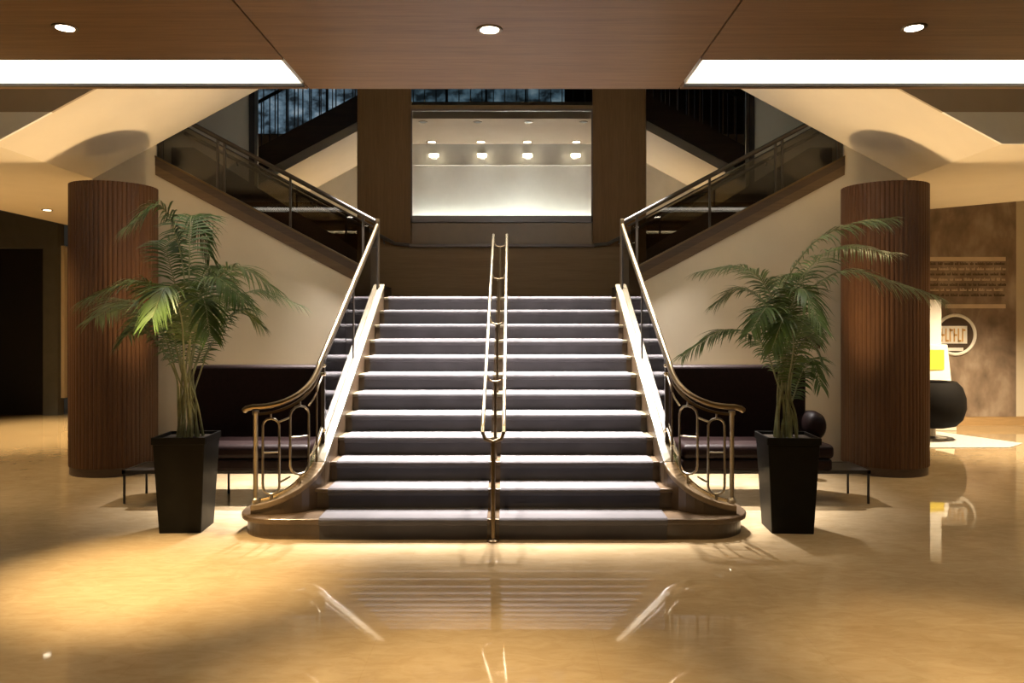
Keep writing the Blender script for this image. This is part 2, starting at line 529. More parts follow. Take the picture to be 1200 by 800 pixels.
# ================================================================== MIRRORS
t = thing('wall_mirror', 'wide framed mirror centred above the stair landing showing four pairs of lights', 'mirror', (0, YB, 3.09))
MB().box(-1.225, 1.225, YB + 0.0, YB + 0.04, 3.09, 4.52).build('glass', M['mirror'], t)
fr = MB().box(-1.245, 1.245, YB - 0.02, YB + 0.03, 3.0, 3.09).box(-1.245, 1.245, YB - 0.02, YB + 0.03, 4.52, 4.545)
fr.box(-1.245, -1.225, YB - 0.02, YB + 0.03, 3.0, 4.545).box(1.225, 1.245, YB - 0.02, YB + 0.03, 3.0, 4.545)
fr.build('frame', M['dado'], t)
o = MB().box(-1.235, 1.235, YB, YB + 0.04, 4.60, 4.86).build('transom_mirror', mirror_material('dark teal mirror', (0.34, 0.38, 0.36)))
tag(o, 'narrow dark mirror strip above the large framed mirror', 'mirror')
for s, nm in ((-1, 'left'), (1, 'right')):
    t = thing('side_mirror', 'tall smoky mirror beside the walnut pier above the %s side flight' % nm, 'mirror', (s * 2.65, YB, 2.6), 'tall mirrors beside the piers')
    pts = [(1.975, 2.60), (3.33, 3.25), (3.33, 5.6), (1.975, 5.6)]
    MB().prism([(s * x, YB - 0.02, z) for x, z in pts], (0, 0.05, 0)).build('glass', M['grey_mirror'], t)
    MB().box(s * 3.33, s * 3.37, YB - 0.04, YB + 0.04, 3.2, 5.6).build('frame_edge', M['steel'], t, label='pale metal edge strip')
    MB().box(s * 3.37, s * 3.45, YB - 0.03, YB + 0.04, 3.2, 5.6).build('frame', M['dark'], t)

# ================================================================== MAIN STAIRCASE
H, T, Y0 = 0.16, 0.30, 5.89
stair = thing('staircase', 'wide central marble staircase with twin mauve grey carpet runners', 'staircase', (0, Y0, 0))
for k in range(1, 13):
    yf = Y0 + (k - 1) * T
    z0, z1 = (k - 1) * H, k * H
    if k == 1:
        # bullnose block with rounded ends
        def outline(ex, half, front):
            pts = []
            for i in range(13):
                a = -PI / 2 + PI / 2 * i / 12
                pts.append((half - 0.34 + 0.34 * math.cos(a), front + 0.34 + 0.34 * math.sin(a)))
            for i in range(1, 13):
                a = PI / 2 * i / 12
                pts.append((half - 0.34 + 0.34 * math.cos(a), front + 0.44 + 0.34 * math.sin(a)))
            L = [(-x, y) for x, y in reversed(pts)]
            return pts + L
        mb = MB().prism([(x, y, 0) for x, y in outline(0, 1.93, Y0)], (0, 0, 0.115))
        st = mb.build('step', M['brown_stone'], stair)
        MB().prism([(x, y, 0.115) for x, y in outline(0, 1.965, Y0 - 0.03)], (0, 0, 0.045)).build('nosing', M['brown_stone'], st, bevel=0.012, bseg=3)
    else:
        mb = MB().box(-1.42, 1.42, yf, (yf + T + 0.04) if k < 12 else YB - 0.03, z0 - (0.02 if k > 1 else 0), z1 - 0.03)
        st = mb.build('step', M['brown_stone'], stair)
        MB().box(-1.42, 1.42, yf - 0.022, (yf + T + 0.04) if k < 12 else YB - 0.03, z1 - 0.03, z1).build('nosing', M['cap'] if k > 3 else M['brown_stone'], st, bevel=0.008)
    for s in (-1, 1):
        # carpet wraps riser, rounded nose and tread
        prof = [(yf - 0.008, z0 + (0.005 if k > 1 else 0.0))]
        prof += [(yf - 0.010, z1 - 0.055)]
        for i in range(7):
            a = -PI / 2 * 1.0 + PI * i / 6 * 1.0
            prof.append((yf - 0.016 - 0.026 * math.cos(a), z1 - 0.022 + 0.030 * math.sin(a)))
        ye = yf + T - 0.006 if k < 12 else YB - 0.04
        prof += [(ye, z1 + 0.010), (ye, z1 - 0.002), (yf + 0.02, z1 - 0.002), (yf + 0.004, z0 + 0.005)]
        MB().prism([(s * 0.045, y, z) for y, z in prof], (s * 1.25, 0, 0)).build('carpet', M['carpet'], st, label='mauve grey carpet runner')

# curb walls with honey marble caps, flaring outward at the foot
def curb_path():
    P = []
    for i in range(23): P.append((1.41, 9.18 - i * (9.18 - 6.35) / 22))
    for i in range(1, 13):
        a = PI / 2 * i / 12
        P.append((1.41 + 0.30 * (1 - math.cos(a)), 6.35 - 0.30 * math.sin(a)))
    for i in range(1, 4): P.append((1.71 + 0.045 * i, 6.05))
    return P
CP = curb_path()
CS = [0.0]
for a, b2 in zip(CP[:-1], CP[1:]): CS.append(CS[-1] + math.hypot(b2[0] - a[0], b2[1] - a[1]))
LSTR = 9.18 - 6.35
LTOT = CS[-1]
def cpos(u):
    u = max(0, min(LTOT, u))
    for i in range(len(CS) - 1):
        if u <= CS[i + 1] + 1e-9:
            q = (u - CS[i]) / (CS[i + 1] - CS[i])
            a, b2 = CP[i], CP[i + 1]
            return (a[0] + (b2[0] - a[0]) * q, a[1] + (b2[1] - a[1]) * q)
    return CP[-1]
def zcap(u):
    if u <= LSTR: return 2.075 - 0.533 * u
    q = (u - LSTR) / (LTOT - LSTR)
    z = 2.075 - 0.533 * LSTR
    return z - 0.335 * (1 - (1 - q) ** 1.7)
def zrail(u):
    if u <= LSTR: return 2.795 - 0.533 * u
    q = (u - LSTR) / (LTOT - LSTR)
    z = 2.795 - 0.533 * LSTR
    return z - 0.315 * (1 - (1 - q) ** 2.2)
def cnorm(u):
    a = cpos(u - 0.01); b2 = cpos(u + 0.01)
    d = Vector((b2[0] - a[0], b2[1] - a[1]))
    d.normalize()
    return (-d.y, d.x)     # towards the outside of the stair

def sweep(s, us, half, zlo, zhi, off=0.0):
    """strip of given half width following the curb"""
    vs = []; fs = []
    for u in us:
        p = cpos(u); n = cnorm(u)
        for q, z in ((-1, zlo(u)), (1, zlo(u)), (1, zhi(u)), (-1, zhi(u))):
            vs.append((s * (p[0] + n[0] * (half * q + off)), p[1] + n[1] * (half * q + off), z))
    for i in range(len(us) - 1):
        a = i * 4; b2 = a + 4
        for k in range(4): fs.append((a + k, a + (k + 1) % 4, b2 + (k + 1) % 4, b2 + k))
    n = (len(us) - 1) * 4
    fs += [(0, 1, 2, 3), (n + 3, n + 2, n + 1, n)]
    return MB().add(vs, fs)
US = [LTOT * i / 60 for i in range(61)]
for s in (-1, 1):
    cw = sweep(s, US, 0.060, lambda u: 0.0 if cpos(u)[1] > 6.4 else 0.16, lambda u: zcap(u) - 0.04).build('curb', M['brown_stone'], stair)
    U1 = [(LSTR + 0.06) * i / 40 for i in range(41)]
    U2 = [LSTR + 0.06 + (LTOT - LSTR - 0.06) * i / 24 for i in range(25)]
    sweep(s, U1, 0.070, lambda u: zcap(u) - 0.045, zcap).build('curb_cap', M['cap'], stair, bevel=0.008, label='honey marble cap of the curb')
    sweep(s, U2, 0.070, lambda u: zcap(u) - 0.045, zcap).build('curb_cap', M['brown_cap'], stair, bevel=0.008, label='brown marble cap of the flared curb end')  # flared end gets its own browner colour

# balustrades of the main flight
for s, nm in ((-1, 'left'), (1, 'right')):
    t = thing('stair_balustrade', 'brass and glass balustrade on the %s curb of the central staircase' % nm, 'balustrade', (s * 1.41, 6.05, 0.16), 'balustrades of the central staircase')
    u0 = 0.10
    us = [u0 + (LTOT - u0) * i / 70 for i in range(71)]
    rail = [(s * cpos(u)[0], cpos(u)[1], zrail(u)) for u in us]
    end = rail[-1]
    rail += [(end[0] + s * 0.05, end[1] + 0.01, end[2] - 0.012), (end[0] + s * 0.075, end[1] + 0.03, end[2] - 0.03)]
    MB().tube(rail, 0.0235, 12, flat=0.9).build('handrail', M['brass'], t, smooth=True)
    sweep(s, us, 0.012, lambda u: zrail(u) - 0.065, lambda u: zrail(u) - 0.045).build('under_rail', M['bronze'], t)
    gus = [0.16 + (2.66 - 0.16) * i / 20 for i in range(21)]
    sweep(s, gus, 0.006, lambda u: zcap(u) + 0.03, lambda u: zrail(u) - 0.06).build('glass_panel', M['glass'], t)
    sweep(s, us, 0.014, lambda u: zcap(u) + 0.001, lambda u: zcap(u) + 0.028, 0.03).build('bottom_channel', M['pale_brass'], t)
    for u, r in ((0.13, 0.016), (1.50, 0.014), (2.70, 0.015)):
        p = cpos(u)
        po = MB().box(s * p[0] - r, s * p[0] + r, p[1] - r, p[1] + r, zcap(u), zrail(u) - 0.02).build('post', M['dark'], t, bevel=0.003)
        if u == 2.70:
            for zz in (zcap(u) + 0.10, zrail(u) - 0.16, zrail(u) - 0.09):
                MB().lathe((s * p[0], p[1], zz), [(0.008, -0.022), (0.022, -0.012), (0.026, 0), (0.022, 0.012), (0.008, 0.022)], 14).build('rosette', M['pale_brass'], po, smooth=True)
    # top newel
    p = cpos(0.08)
    MB().box(s * p[0] - 0.022, s * p[0] + 0.022, p[1] - 0.02, p[1] + 0.02, 1.92, 2.82).build('newel', M['bronze'], t, bevel=0.004)
    # foot newel
    ue = LTOT - 0.02
    p = cpos(ue)
    MB().lathe((s * p[0], p[1], 0), [(0.024, zcap(ue)), (0.030, zcap(ue) + 0.01), (0.030, zcap(ue) + 0.03), (0.018, zcap(ue) + 0.045), (0.018, zrail(ue) - 0.07), (0.026, zrail(ue) - 0.055), (0.026, zrail(ue) - 0.03)], 16).build('newel', M['steel'], t, smooth=True)
    # stretched oval panels in the flare
    def onpath(u, z): 
        q = cpos(u)
        return (s * q[0], q[1], z)
    def oval(ua, ub, inset_lo, inset_hi, n=7):
        pts = []
        um = (ua + ub) / 2; h = (ub - ua) / 2
        lo = zcap(um) + inset_lo; hi = zrail(um) - inset_hi
        for i in range(n):
            a = PI - PI * i / (n - 1)
            pts.append(onpath(um + h * math.cos(a), hi - h * 0.9 + h * 0.9 * math.sin(a)))
        for i in range(n):
            a = -PI * i / (n - 1)
            pts.append(onpath(um + h * math.cos(a), lo + h * 0.9 + h * 0.9 * math.sin(a)))
        return pts, um, h, lo, hi
    for (ua, ub, l, hh) in ((LTOT - 0.20, LTOT - 0.075, 0.045, 0.10), (LSTR + 0.165, LSTR + 0.325, 0.07, 0.10)):
        pts, um, h, lo, hi = oval(ua, ub, l, hh)
        ov = MB().tube(pts, 0.0095, 8, closed=True).build('oval_panel', M['steel'], t, smooth=True)
        zm = lo + (hi - lo) * 0.55
        MB().tube([onpath(ua, zm), onpath(um, zm), onpath(ub, zm)], 0.0065).build('cross_bar', M['steel'], ov, smooth=True)
        MB().tube([onpath(um, lo), onpath(um, zcap(um))], 0.009).build('foot', M['steel'], ov, smooth=True)
        MB().tube([onpath(um, hi), onpath(um, zrail(um) - 0.05)], 0.008).build('neck', M['steel'], ov, smooth=True)
    for (ua, ub, zz) in ((LSTR + 0.325, LTOT - 0.20, 0.14), (LSTR - 0.12, LSTR + 0.165, 0.16)):
        n = 5
        uu = [ua + (ub - ua) * i / n for i in range(n + 1)]
        MB().tube([onpath(u, zrail(u) - zz) for u in uu], 0.008).build('link_bar', M['steel'], t, smooth=True)
        MB().tube([onpath(u, zcap(u) + zz - 0.03) for u in uu], 0.008).build('link_bar', M['steel'], t, smooth=True)
    for u in (LSTR + 0.06,):
        MB().tube([onpath(u, zcap(u)), onpath(u, zrail(u) - 0.05)], 0.008).build('baluster', M['bronze'], t, smooth=True)

# centre handrail
t = thing('centre_handrail', 'pair of slim brass rails on posts running up the middle of the stairs', 'handrail', (0, 5.84, 0))
for s in (-1, 1):
    pts = [(s * 0.079, 5.87, 0.80), (s * 0.079, 5.90, 0.835)]
    zl = lambda y: 0.845 + 0.533 * (y - 5.91)
    pts += [(s * 0.079, 5.91 + i * 0.33, zl(5.91 + i * 0.33)) for i in range(10)]
    pts += [(s * 0.079, 9.2, zl(9.2) - 0.01), (s * 0.079, 9.34, 2.665), (s * 0.079, 9.44, 2.665), (s * 0.079, 9.48, 2.63), (s * 0.079, 9.48, 2.56)]
    MB().tube(pts, 0.0155, 10).build('rail', M['pale_brass'], t, smooth=True)
MB().tube([(0, 5.835, 0), (0, 5.835, 0.74)], 0.017, 12).build('post', M['bronze'], t, smooth=True)
MB().lathe((0, 5.835, 0), [(0.045, 0), (0.045, 0.012), (0.022, 0.025)], 18).build('foot_plate', M['bronze'], t, smooth=True)
MB().tube([(-0.079, 5.87, 0.80), (-0.06, 5.855, 0.755), (0, 5.835, 0.735), (0.06, 5.855, 0.755), (0.079, 5.87, 0.80)], 0.014, 8).build('bracket', M['bronze'], t, smooth=True)
for k in (3, 6, 9, 12):
    y = Y0 + (k - 1) * T + 0.10
    MB().tube([(0, y, k * H), (0, y, zl(min(y, 9.2)) - 0.08)], 0.013, 8).build('post', M['bronze'], t, smooth=True)
    MB().tube([(-0.079, y, zl(min(y, 9.2)) - 0.012), (-0.05, y, zl(min(y, 9.2)) - 0.07), (0, y, zl(min(y, 9.2)) - 0.085), (0.05, y, zl(min(y, 9.2)) - 0.07), (0.079, y, zl(min(y, 9.2)) - 0.012)], 0.009, 8).build('bracket', M['bronze'], t, smooth=True)

# ================================================================== SIDE FLIGHTS
for s, nm in ((-1, 'left'), (1, 'right')):
    t = thing('side_staircase', 'stair flight rising %s from the landing behind a walnut stringer' % nm, 'staircase', (s * 1.5, YW, 1.92), 'flights rising from the landing')
    for i in range(10):
        x0 = 1.50 + i * 0.30; z1 = 1.92 + (i + 1) * H
        st = MB().box(s * x0, s * (x0 + 0.34), YW + 0.10, YB - 0.06, z1 - 0.30, z1).build('step', M['brown_stone'], t)
        MB().box(s * (x0 - 0.02), s * (x0 + 0.31), YW + 0.2, YB - 0.2, z1, z1 + 0.012).build('carpet', M['carpet'], st)
    MB().box(s * 4.5, s * 4.74, YW + 0.10, YB - 0.06, 3.32, 3.52).build('landing', M['brown_stone'], t)
    pts = [(1.49, zstr(1.49)), (4.01, zstr(4.01)), (4.01, zstr(4.01) + 0.20), (1.49, zstr(1.49) + 0.20)]
    MB().prism([(s * x, YW - 0.02, z) for x, z in pts], (0, 0.09, 0)).build('stringer', M['stringer'], t)
    pts = [(1.49, zstr(1.49) + 0.11), (4.01, zstr(4.01) + 0.11), (4.01, zstr(4.01) + 0.20), (1.49, zstr(1.49) + 0.20)]
    MB().prism([(s * x, YW - 0.026, z) for x, z in pts], (0, 0.006, 0)).build('stringer_band', M['dado'], t)
    pts = [(1.49, zstr(1.49) + 0.2), (4.01, zstr(4.01) + 0.20), (4.01, zstr(4.01) + 0.225), (1.49, zstr(1.49) + 0.225)]
    MB().prism([(s * x, YW - 0.035, z) for x, z in pts], (0, 0.12, 0)).build('stringer_cap', M['bronze'], t)
    b = thing('side_balustrade', 'dark handrail and glass balustrade climbing %s beside the landing' % nm, 'balustrade', (s * 1.49, YW, 2.0), 'balustrades of the side flights')
    zr = lambda x: 2.825 + 0.532 * (x - 1.49)
    MB().tube([(s * x, YW + 0.03, zr(x)) for x in (1.43, 2.0, 3.0, 4.0)] + [(s * 4.2, YW + 0.03, zr(4.1))], 0.028, 10).build('handrail', M['dark'], b, smooth=True)
    MB().tube([(s * x, YW + 0.03, zr(x) - 0.075) for x in (1.49, 2.0, 3.0, 4.0)], 0.010, 8).build('under_rail', M['dark'], b, smooth=True)
    pts = [(1.53, zstr(1.53) + 0.225), (4.01, zstr(4.01) + 0.225), (4.01, zr(4.01) - 0.08), (1.53, zr(1.53) - 0.08)]
    MB().prism([(s * x, YW + 0.026, z) for x, z in pts], (0, 0.008, 0)).build('glass_panel', M['smoked'], b)
    for x in (1.60, 2.45, 3.22, 3.30, 3.95):
        MB().box(s * x - 0.013, s * x + 0.013, YW + 0.016, YW + 0.044, zstr(x) + 0.2, zr(x) - 0.02).build('post', M['dark'], b)
    # wall handrail of the far side
    w2 = thing('wall_handrail', 'dark wall handrail following the %s side flight' % nm, 'handrail', (s * 1.45, YB - 0.08, 2.69), 'wall handrails')
    MB().tube([(s * 1.25, YB - 0.09, 2.68), (s * 1.45, YB - 0.09, 2.70), (s * 2.4, YB - 0.09, 3.20), (s * 3.4, YB - 0.09, 3.73), (s * 4.3, YB - 0.09, 4.2)], 0.024, 8).build('rail', M['dark'], w2, smooth=True)
    for x, z in ((1.6, 2.77), (2.6, 3.30), (3.6, 3.83)):
        MB().tube([(s * x, YB - 0.09, z - 0.01), (s * x, YB - 0.06, z - 0.06), (s * x, YB - 0.03, z - 0.06)], 0.01, 6).build('bracket', M['dark'], w2)
o = MB().box(-1.26, 1.26, YB - 0.10, YB - 0.03, 2.655, 2.695).build('ledge_rail', M['dado'], bevel=0.006)
tag(o, 'dark ledge rail across the landing wall below the mirror', 'rail')

# ================================================================== COLUMNS
for s, nm in ((-1, 'left'), (1, 'right')):
    cx, cy, r = s * 4.235, 8.68, 0.442
    t = thing('fluted_column', 'round red walnut column with vertical flutes behind the %s palm' % nm, 'column', (cx, cy, 0), 'fluted columns', kind='thing')
    n = 60
    ring = []
    for k in range(n):
        a0 = 2 * PI * k / n; da = 2 * PI / n
        for q, rr in ((0.03, r - 0.006), (0.14, r - 0.001), (0.32, r + 0.001), (0.5, r + 0.002), (0.68, r + 0.001), (0.86, r - 0.001), (0.97, r - 0.006)):
            a = a0 + da * q
            ring.append((cx + rr * math.cos(a), cy + rr * math.sin(a), 0.09))
    MB().prism(ring, (0, 0, 3.02)).build('fluted_cladding', M['column'], t)
    MB().lathe((cx, cy, 0), [(r - 0.01, 0), (r - 0.01, 0.09)], 48).build('plinth', M['dado'], t, smooth=True)

# ================================================================== COVE LIGHTS
for s, nm in ((-1, 'left'), (1, 'right')):
    t = thing('cove_light', 'long glowing white ceiling trough on the %s of the walnut ceiling' % nm, 'ceiling light', (s * 1.46, S0, ZC), 'ceiling light troughs')
    x0, x1 = 1.462, 8.6
    tr = MB()
    tr.box(s * x0, s * x1, S1 - 0.012, S1, ZC, ZC + 0.12).box(s * x0, s * x1, S0, S0 + 0.012, ZC, ZC + 0.12)
    tr.box(s * x0, s * (x0 + 0.012), S0, S1, ZC, ZC + 0.12).box(s * x1, s * (x1 + 0.012), S0, S1, ZC, ZC + 0.12)
    tr.box(s * x0, s * x1, S0, S1, ZC + 0.12, ZC + 0.13)
    tr.build('trough', M['white'], t)
    x = x0 + 0.015
    n = 16
    wdt = (x1 - x0 - 0.03) / n
    for i in range(n):
        MB().box(s * (x + 0.004), s * (x + wdt - 0.004), S0 + 0.014, S1 - 0.014, ZC + 0.03, ZC + 0.045).build('diffuser', M['cove'], t)
        x += wdt
    MB().box(s * x0, s * x1, S1, S1 + 0.05, ZC - 0.012, ZC).build('lip', M['dark'], t)

# ================================================================== DOWNLIGHTS
def downlight(x, y, z, label, group, lens, r=0.055, power=0, target=None, color=WARM, angle=60, blend=0.7, rad=0.04, deep=0.0):
    t = thing('downlight', label, 'downlight', (x, y, z), group)
    ring = []
    MB().lathe((x, y, z), [(r + 0.022, -0.004), (r + 0.022, 0.0), (r, 0.0), (r, -0.006), (r + 0.018, -0.008), (r + 0.022, -0.004)], 28, caps=False).build('trim_ring', M['bronze'], t, smooth=True)
    MB().lathe((x, y, z), [(r - 0.002, -0.006), (r - 0.002, -0.004)], 24).build('lens', lens, t)
    if power:
        spot('lamp', (x, y, z - 0.05), target or (x, y, 0), power, color, angle, blend, rad, t)
    return t
downlight(-2.64, 4.91, ZC, 'small recessed downlight in the walnut ceiling left of centre, lit', 'lobby downlights', M['lens'], power=POOL_POWER, target=(-2.1, 5.1, 0), color=AMBER, angle=44, blend=1.0, rad=0.05)
downlight(0.0, 4.94, ZC, 'bright recessed downlight in the ceiling straight before the staircase', 'lobby downlights', M['lens'], r=0.06, power=CENTRE_POWER, color=WARM, angle=95, blend=0.9)
downlight(2.64, 4.91, ZC, 'small recessed downlight in the walnut ceiling right of centre', 'lobby downlights', M['lens'], power=RIGHT_POWER, color=AMBER, angle=70, blend=0.9)
# more of the same rows, behind and above the viewer
for x, y, p in ((-0.1, 3.3, 800), (2.5, 3.5, 600), (-2.6, 3.7, 130), (0, 1.0, 200), (2.9, 0.6, 200), (-2.9, 0.0, 200)):
    downlight(x, y, ZC, 'recessed downlight in the walnut ceiling over the open lobby floor', 'lobby downlights overhead', M['lens_warm'], power=p, color=AMBER, angle=46, blend=1.0)
for s, nm in ((-1, 'left'), (1, 'right')):  # added downlights out of view, brightening the floor at the sides
    downlight(s * 5.45, 7.9, ZS, 'recessed downlight in the landing soffit outside the %s column' % nm, 'soffit downlights', M['lens_warm'], power=380 if s < 0 else 260, color=AMBER, angle=104, blend=0.9)

# added uplights hidden behind the sofas, filling wall and sloping soffit
for x, y, nm in ((-3.15, 8.2, 'left'), (3.15, 8.2, 'right')):
    t = thing('wall_uplight', 'low brass uplight on the floor behind the %s sofa' % nm, 'floor lamp', (x, y, 0), 'uplights behind the sofas')
    MB().lathe((x, y, 0), [(0.12, 0), (0.12, 0.02), (0.09, 0.03), (0.09, 0.26), (0.105, 0.30), (0.095, 0.30), (0.08, 0.26), (0.02, 0.24)], 28).build('can', M['brass'], t, smooth=True)
    MB().lathe((x, y, 0), [(0.078, 0.262), (0.078, 0.27)], 24).build('lens', M['lens_warm'], t)
    spot('lamp', (x, y, 0.31), (x * 1.27, y - 0.65, 3.6), SOFA_FILL_POWER, WARM, 74, 0.9, 0.15, t)

# hall downlights beyond the columns
downlight(-6.75, 11.7, ZS, 'recessed downlight in the landing soffit beyond the left column', 'hall downlights', M['lens_warm'], power=BACK_POWER * 1.2, color=AMBER, angle=84, blend=0.8)
downlight(6.95, 9.95, ZS, 'recessed downlight in the landing soffit beyond the right column', 'hall downlights', M['lens_warm'], power=BACK_POWER * 1.1, target=(7.0, 10.8, 0), color=(1.0, 0.78, 0.50), angle=92, blend=0.8)

# stair downlights under the bridge, four pairs
for i, x in enumerate((-1.28, -0.41, 0.41, 1.28)):
    downlight(x, 7.62, 4.835, 'recessed stair downlight under the bridge, ' + ('leftmost of four', 'second from left', 'third from left', 'rightmost of four')[i], 'stair downlights under the bridge', M['dim_lens'], r=0.07, power=STAIR_POWER, target=(x * 0.9, 7.45, 0.8), color=COOL, angle=48, blend=0.9, rad=0.05)
    downlight(x, 9.0, 4.835, 'deep recessed dark downlight near the rear edge of the bridge, ' + ('leftmost of four', 'second from left', 'third from left', 'rightmost of four')[i], 'rear downlights under the bridge', M['dark'], r=0.05, power=STAIR_POWER * 0.85, target=(x * 0.95, 8.35, 1.5), color=COOL, angle=60, blend=0.7, rad=0.05)
    t = thing('fascia_spotlight', 'small spotlight on the pale fascia facing the mirror, ' + ('leftmost', 'second from left', 'third from left', 'rightmost')[i], 'spotlight', (x * 1.08, YE, 4.9), 'fascia spotlights')
    MB().lathe((x * 1.08, YE - 0.06, 4.9), [(0.035, -0.05), (0.06, -0.05), (0.06, 0.05), (0.03, 0.05)], 18).build('body', M['white'], t, smooth=True)
    MB().box(x * 1.08 - 0.09, x * 1.08 + 0.09, YE + 0.003, YE + 0.018, 4.87, 4.93).build('lens', M['dim_lens'], t)
    spot('lamp', (x * 1.08, YE + 0.10, 4.85), (x * 1.08, YE + 0.1, 3.5), FASCIA_POWER, COOL, 120, 0.8, 0.04, t)

# added strip hidden on top of the ceiling board to brighten the fascia
t = thing('fascia_strip_light', 'strip light lying behind the ceiling edge washing the pale fascia', 'strip light', (0, YE - 0.06, ZC + 0.05))
MB().box(-1.9, 1.9, YE - 0.10, YE - 0.03, ZC + 0.05, ZC + 0.065).build('tray', M['white'], t)
M['strip'] = emit('strip diffuser', (0.95, 1.0, 0.94), FILL_STRIP_POWER)
M['strip_hot'] = emit('brighter strip diffuser', (0.95, 1.0, 0.94), FILL_STRIP_POWER * 3)
for x0, x1, k in ((-1.88, -0.1, 'strip'), (-0.08, 0.75, 'strip_hot'), (0.77, 1.88, 'strip')):
    MB().box(x0, x1, YE - 0.095, YE - 0.035, ZC + 0.066, ZC + 0.085).build('diffuser', M[k], t)

# added low uplights out of view, brightening the side soffits
for x, y, nm in ((-6.45, 9.5, 'left'), (6.75, 9.2, 'right')):
    t = thing('floor_uplight', 'low brass floor uplight washing the soffit on the %s' % nm, 'floor lamp', (x, y, 0), 'floor uplights')
    MB().lathe((x, y, 0), [(0.12, 0), (0.12, 0.02), (0.09, 0.03), (0.09, 0.26), (0.105, 0.30), (0.095, 0.30), (0.08, 0.26), (0.02, 0.24)], 28).build('can', M['brass'], t, smooth=True)
    MB().lathe((x, y, 0), [(0.078, 0.262), (0.078, 0.27)], 24).build('lens', M['lens_warm'], t)
    spot('lamp', (x, y, 0.31), (x, y, 3.5), SOFFIT_FILL_POWER, (1.0, 0.66, 0.29), 130, 0.6, 0.16, t)

# ================================================================== SOFAS
for s, nm in ((-1, 'left'), (1, 'right')):
    t = thing('sofa', 'black cherry leather sofa with high back against the wall %s of the stairs' % nm, 'sofa', (s * 2.4, 7.3, 0), 'black sofas beside the stairs')
    fr = MB().box(s * 1.64, s * 3.345, 7.05, 7.08, 0.27, 0.30).box(s * 1.64, s * 3.345, 7.48, 7.51, 0.27, 0.30)
    fr.box(s * 3.315, s * 3.345, 7.05, 7.51, 0.27, 0.30).box(s * 1.64, s * 1.67, 7.05, 7.51, 0.27, 0.30)
    fr.box(s * 1.67, s * 3.315, 7.08, 7.48, 0.285, 0.297)
    fr.build('frame', M['black_metal'], t)
    for x, y in ((3.33, 7.065), (3.33, 7.495), (1.655, 7.065), (1.655, 7.495), (2.55, 7.495)):
        MB().tube([(s * x, y, 0), (s * x, y, 0.275)], 0.011, 8).build('leg', M['black_metal'], t, smooth=True)
    MB().box(s * 1.66, s * 3.0, 7.04, 7.60, 0.30, 0.40).build('seat_base', M['leather'], t, bevel=0.02, bseg=3)
    MB().box(s * 1.66, s * 3.02, 7.03, 7.60, 0.40, 0.53).build('seat_cushion', M['leather'], t, bevel=0.045, bseg=4, smooth=True)
    pts = [(1.66, 0.31), (2.96, 0.31), (2.96, 1.10)] + [(2.86 + 0.10 * math.cos(a * PI / 12), 1.11 + 0.10 * math.sin(a * PI / 12)) for a in range(1, 7)] + [(1.66, 1.21)]
    MB().prism([(s * x, 7.56, z) for x, z in pts], (0, 0.22, 0)).build('backrest', M['leather'], t, bevel=0.03, bseg=3, smooth=True)
# bolster on the right sofa
mb = MB().lathe((0, 0, 0), [(0.02, -0.14), (0.09, -0.13), (0.125, -0.09), (0.135, 0), (0.125, 0.09), (0.09, 0.13), (0.02, 0.14)], 22)
bo = MB().add([(2.94 + v[1] * 0.75, 7.36 + v[2] * 1.1, 0.668 + v[0]) for v in mb.v], mb.f).build('bolster_pillow', M['leather'], smooth='all')
tag(bo, 'small round black bolster pillow on the end of the sofa', 'pillow')

# ================================================================== PALMS
def P(px, py, d):
    """a point of the palm, given by where it was measured and how far away it stands"""
    return Vector((CAMX + (px - 600) * d / F, d, CAMZ - (py - 380) * d / F))

def bez(pts, n):
    """smooth curve through pts (Catmull-Rom)"""
    Q = [pts[0] * 2 - pts[1]] + list(pts) + [pts[-1] * 2 - pts[-2]]
    out = []
    m = len(pts) - 1
    for i in range(n + 1):
        t = i / n * m
        k = min(int(t), m - 1); f2 = t - k
        a, b2, c2, d2 = Q[k], Q[k + 1], Q[k + 2], Q[k + 3]
        out.append(0.5 * ((2 * b2) + (c2 - a) * f2 + (2 * a - 5 * b2 + 4 * c2 - d2) * f2 ** 2 + (3 * b2 - a - 3 * c2 + d2) * f2 ** 3))
    return out

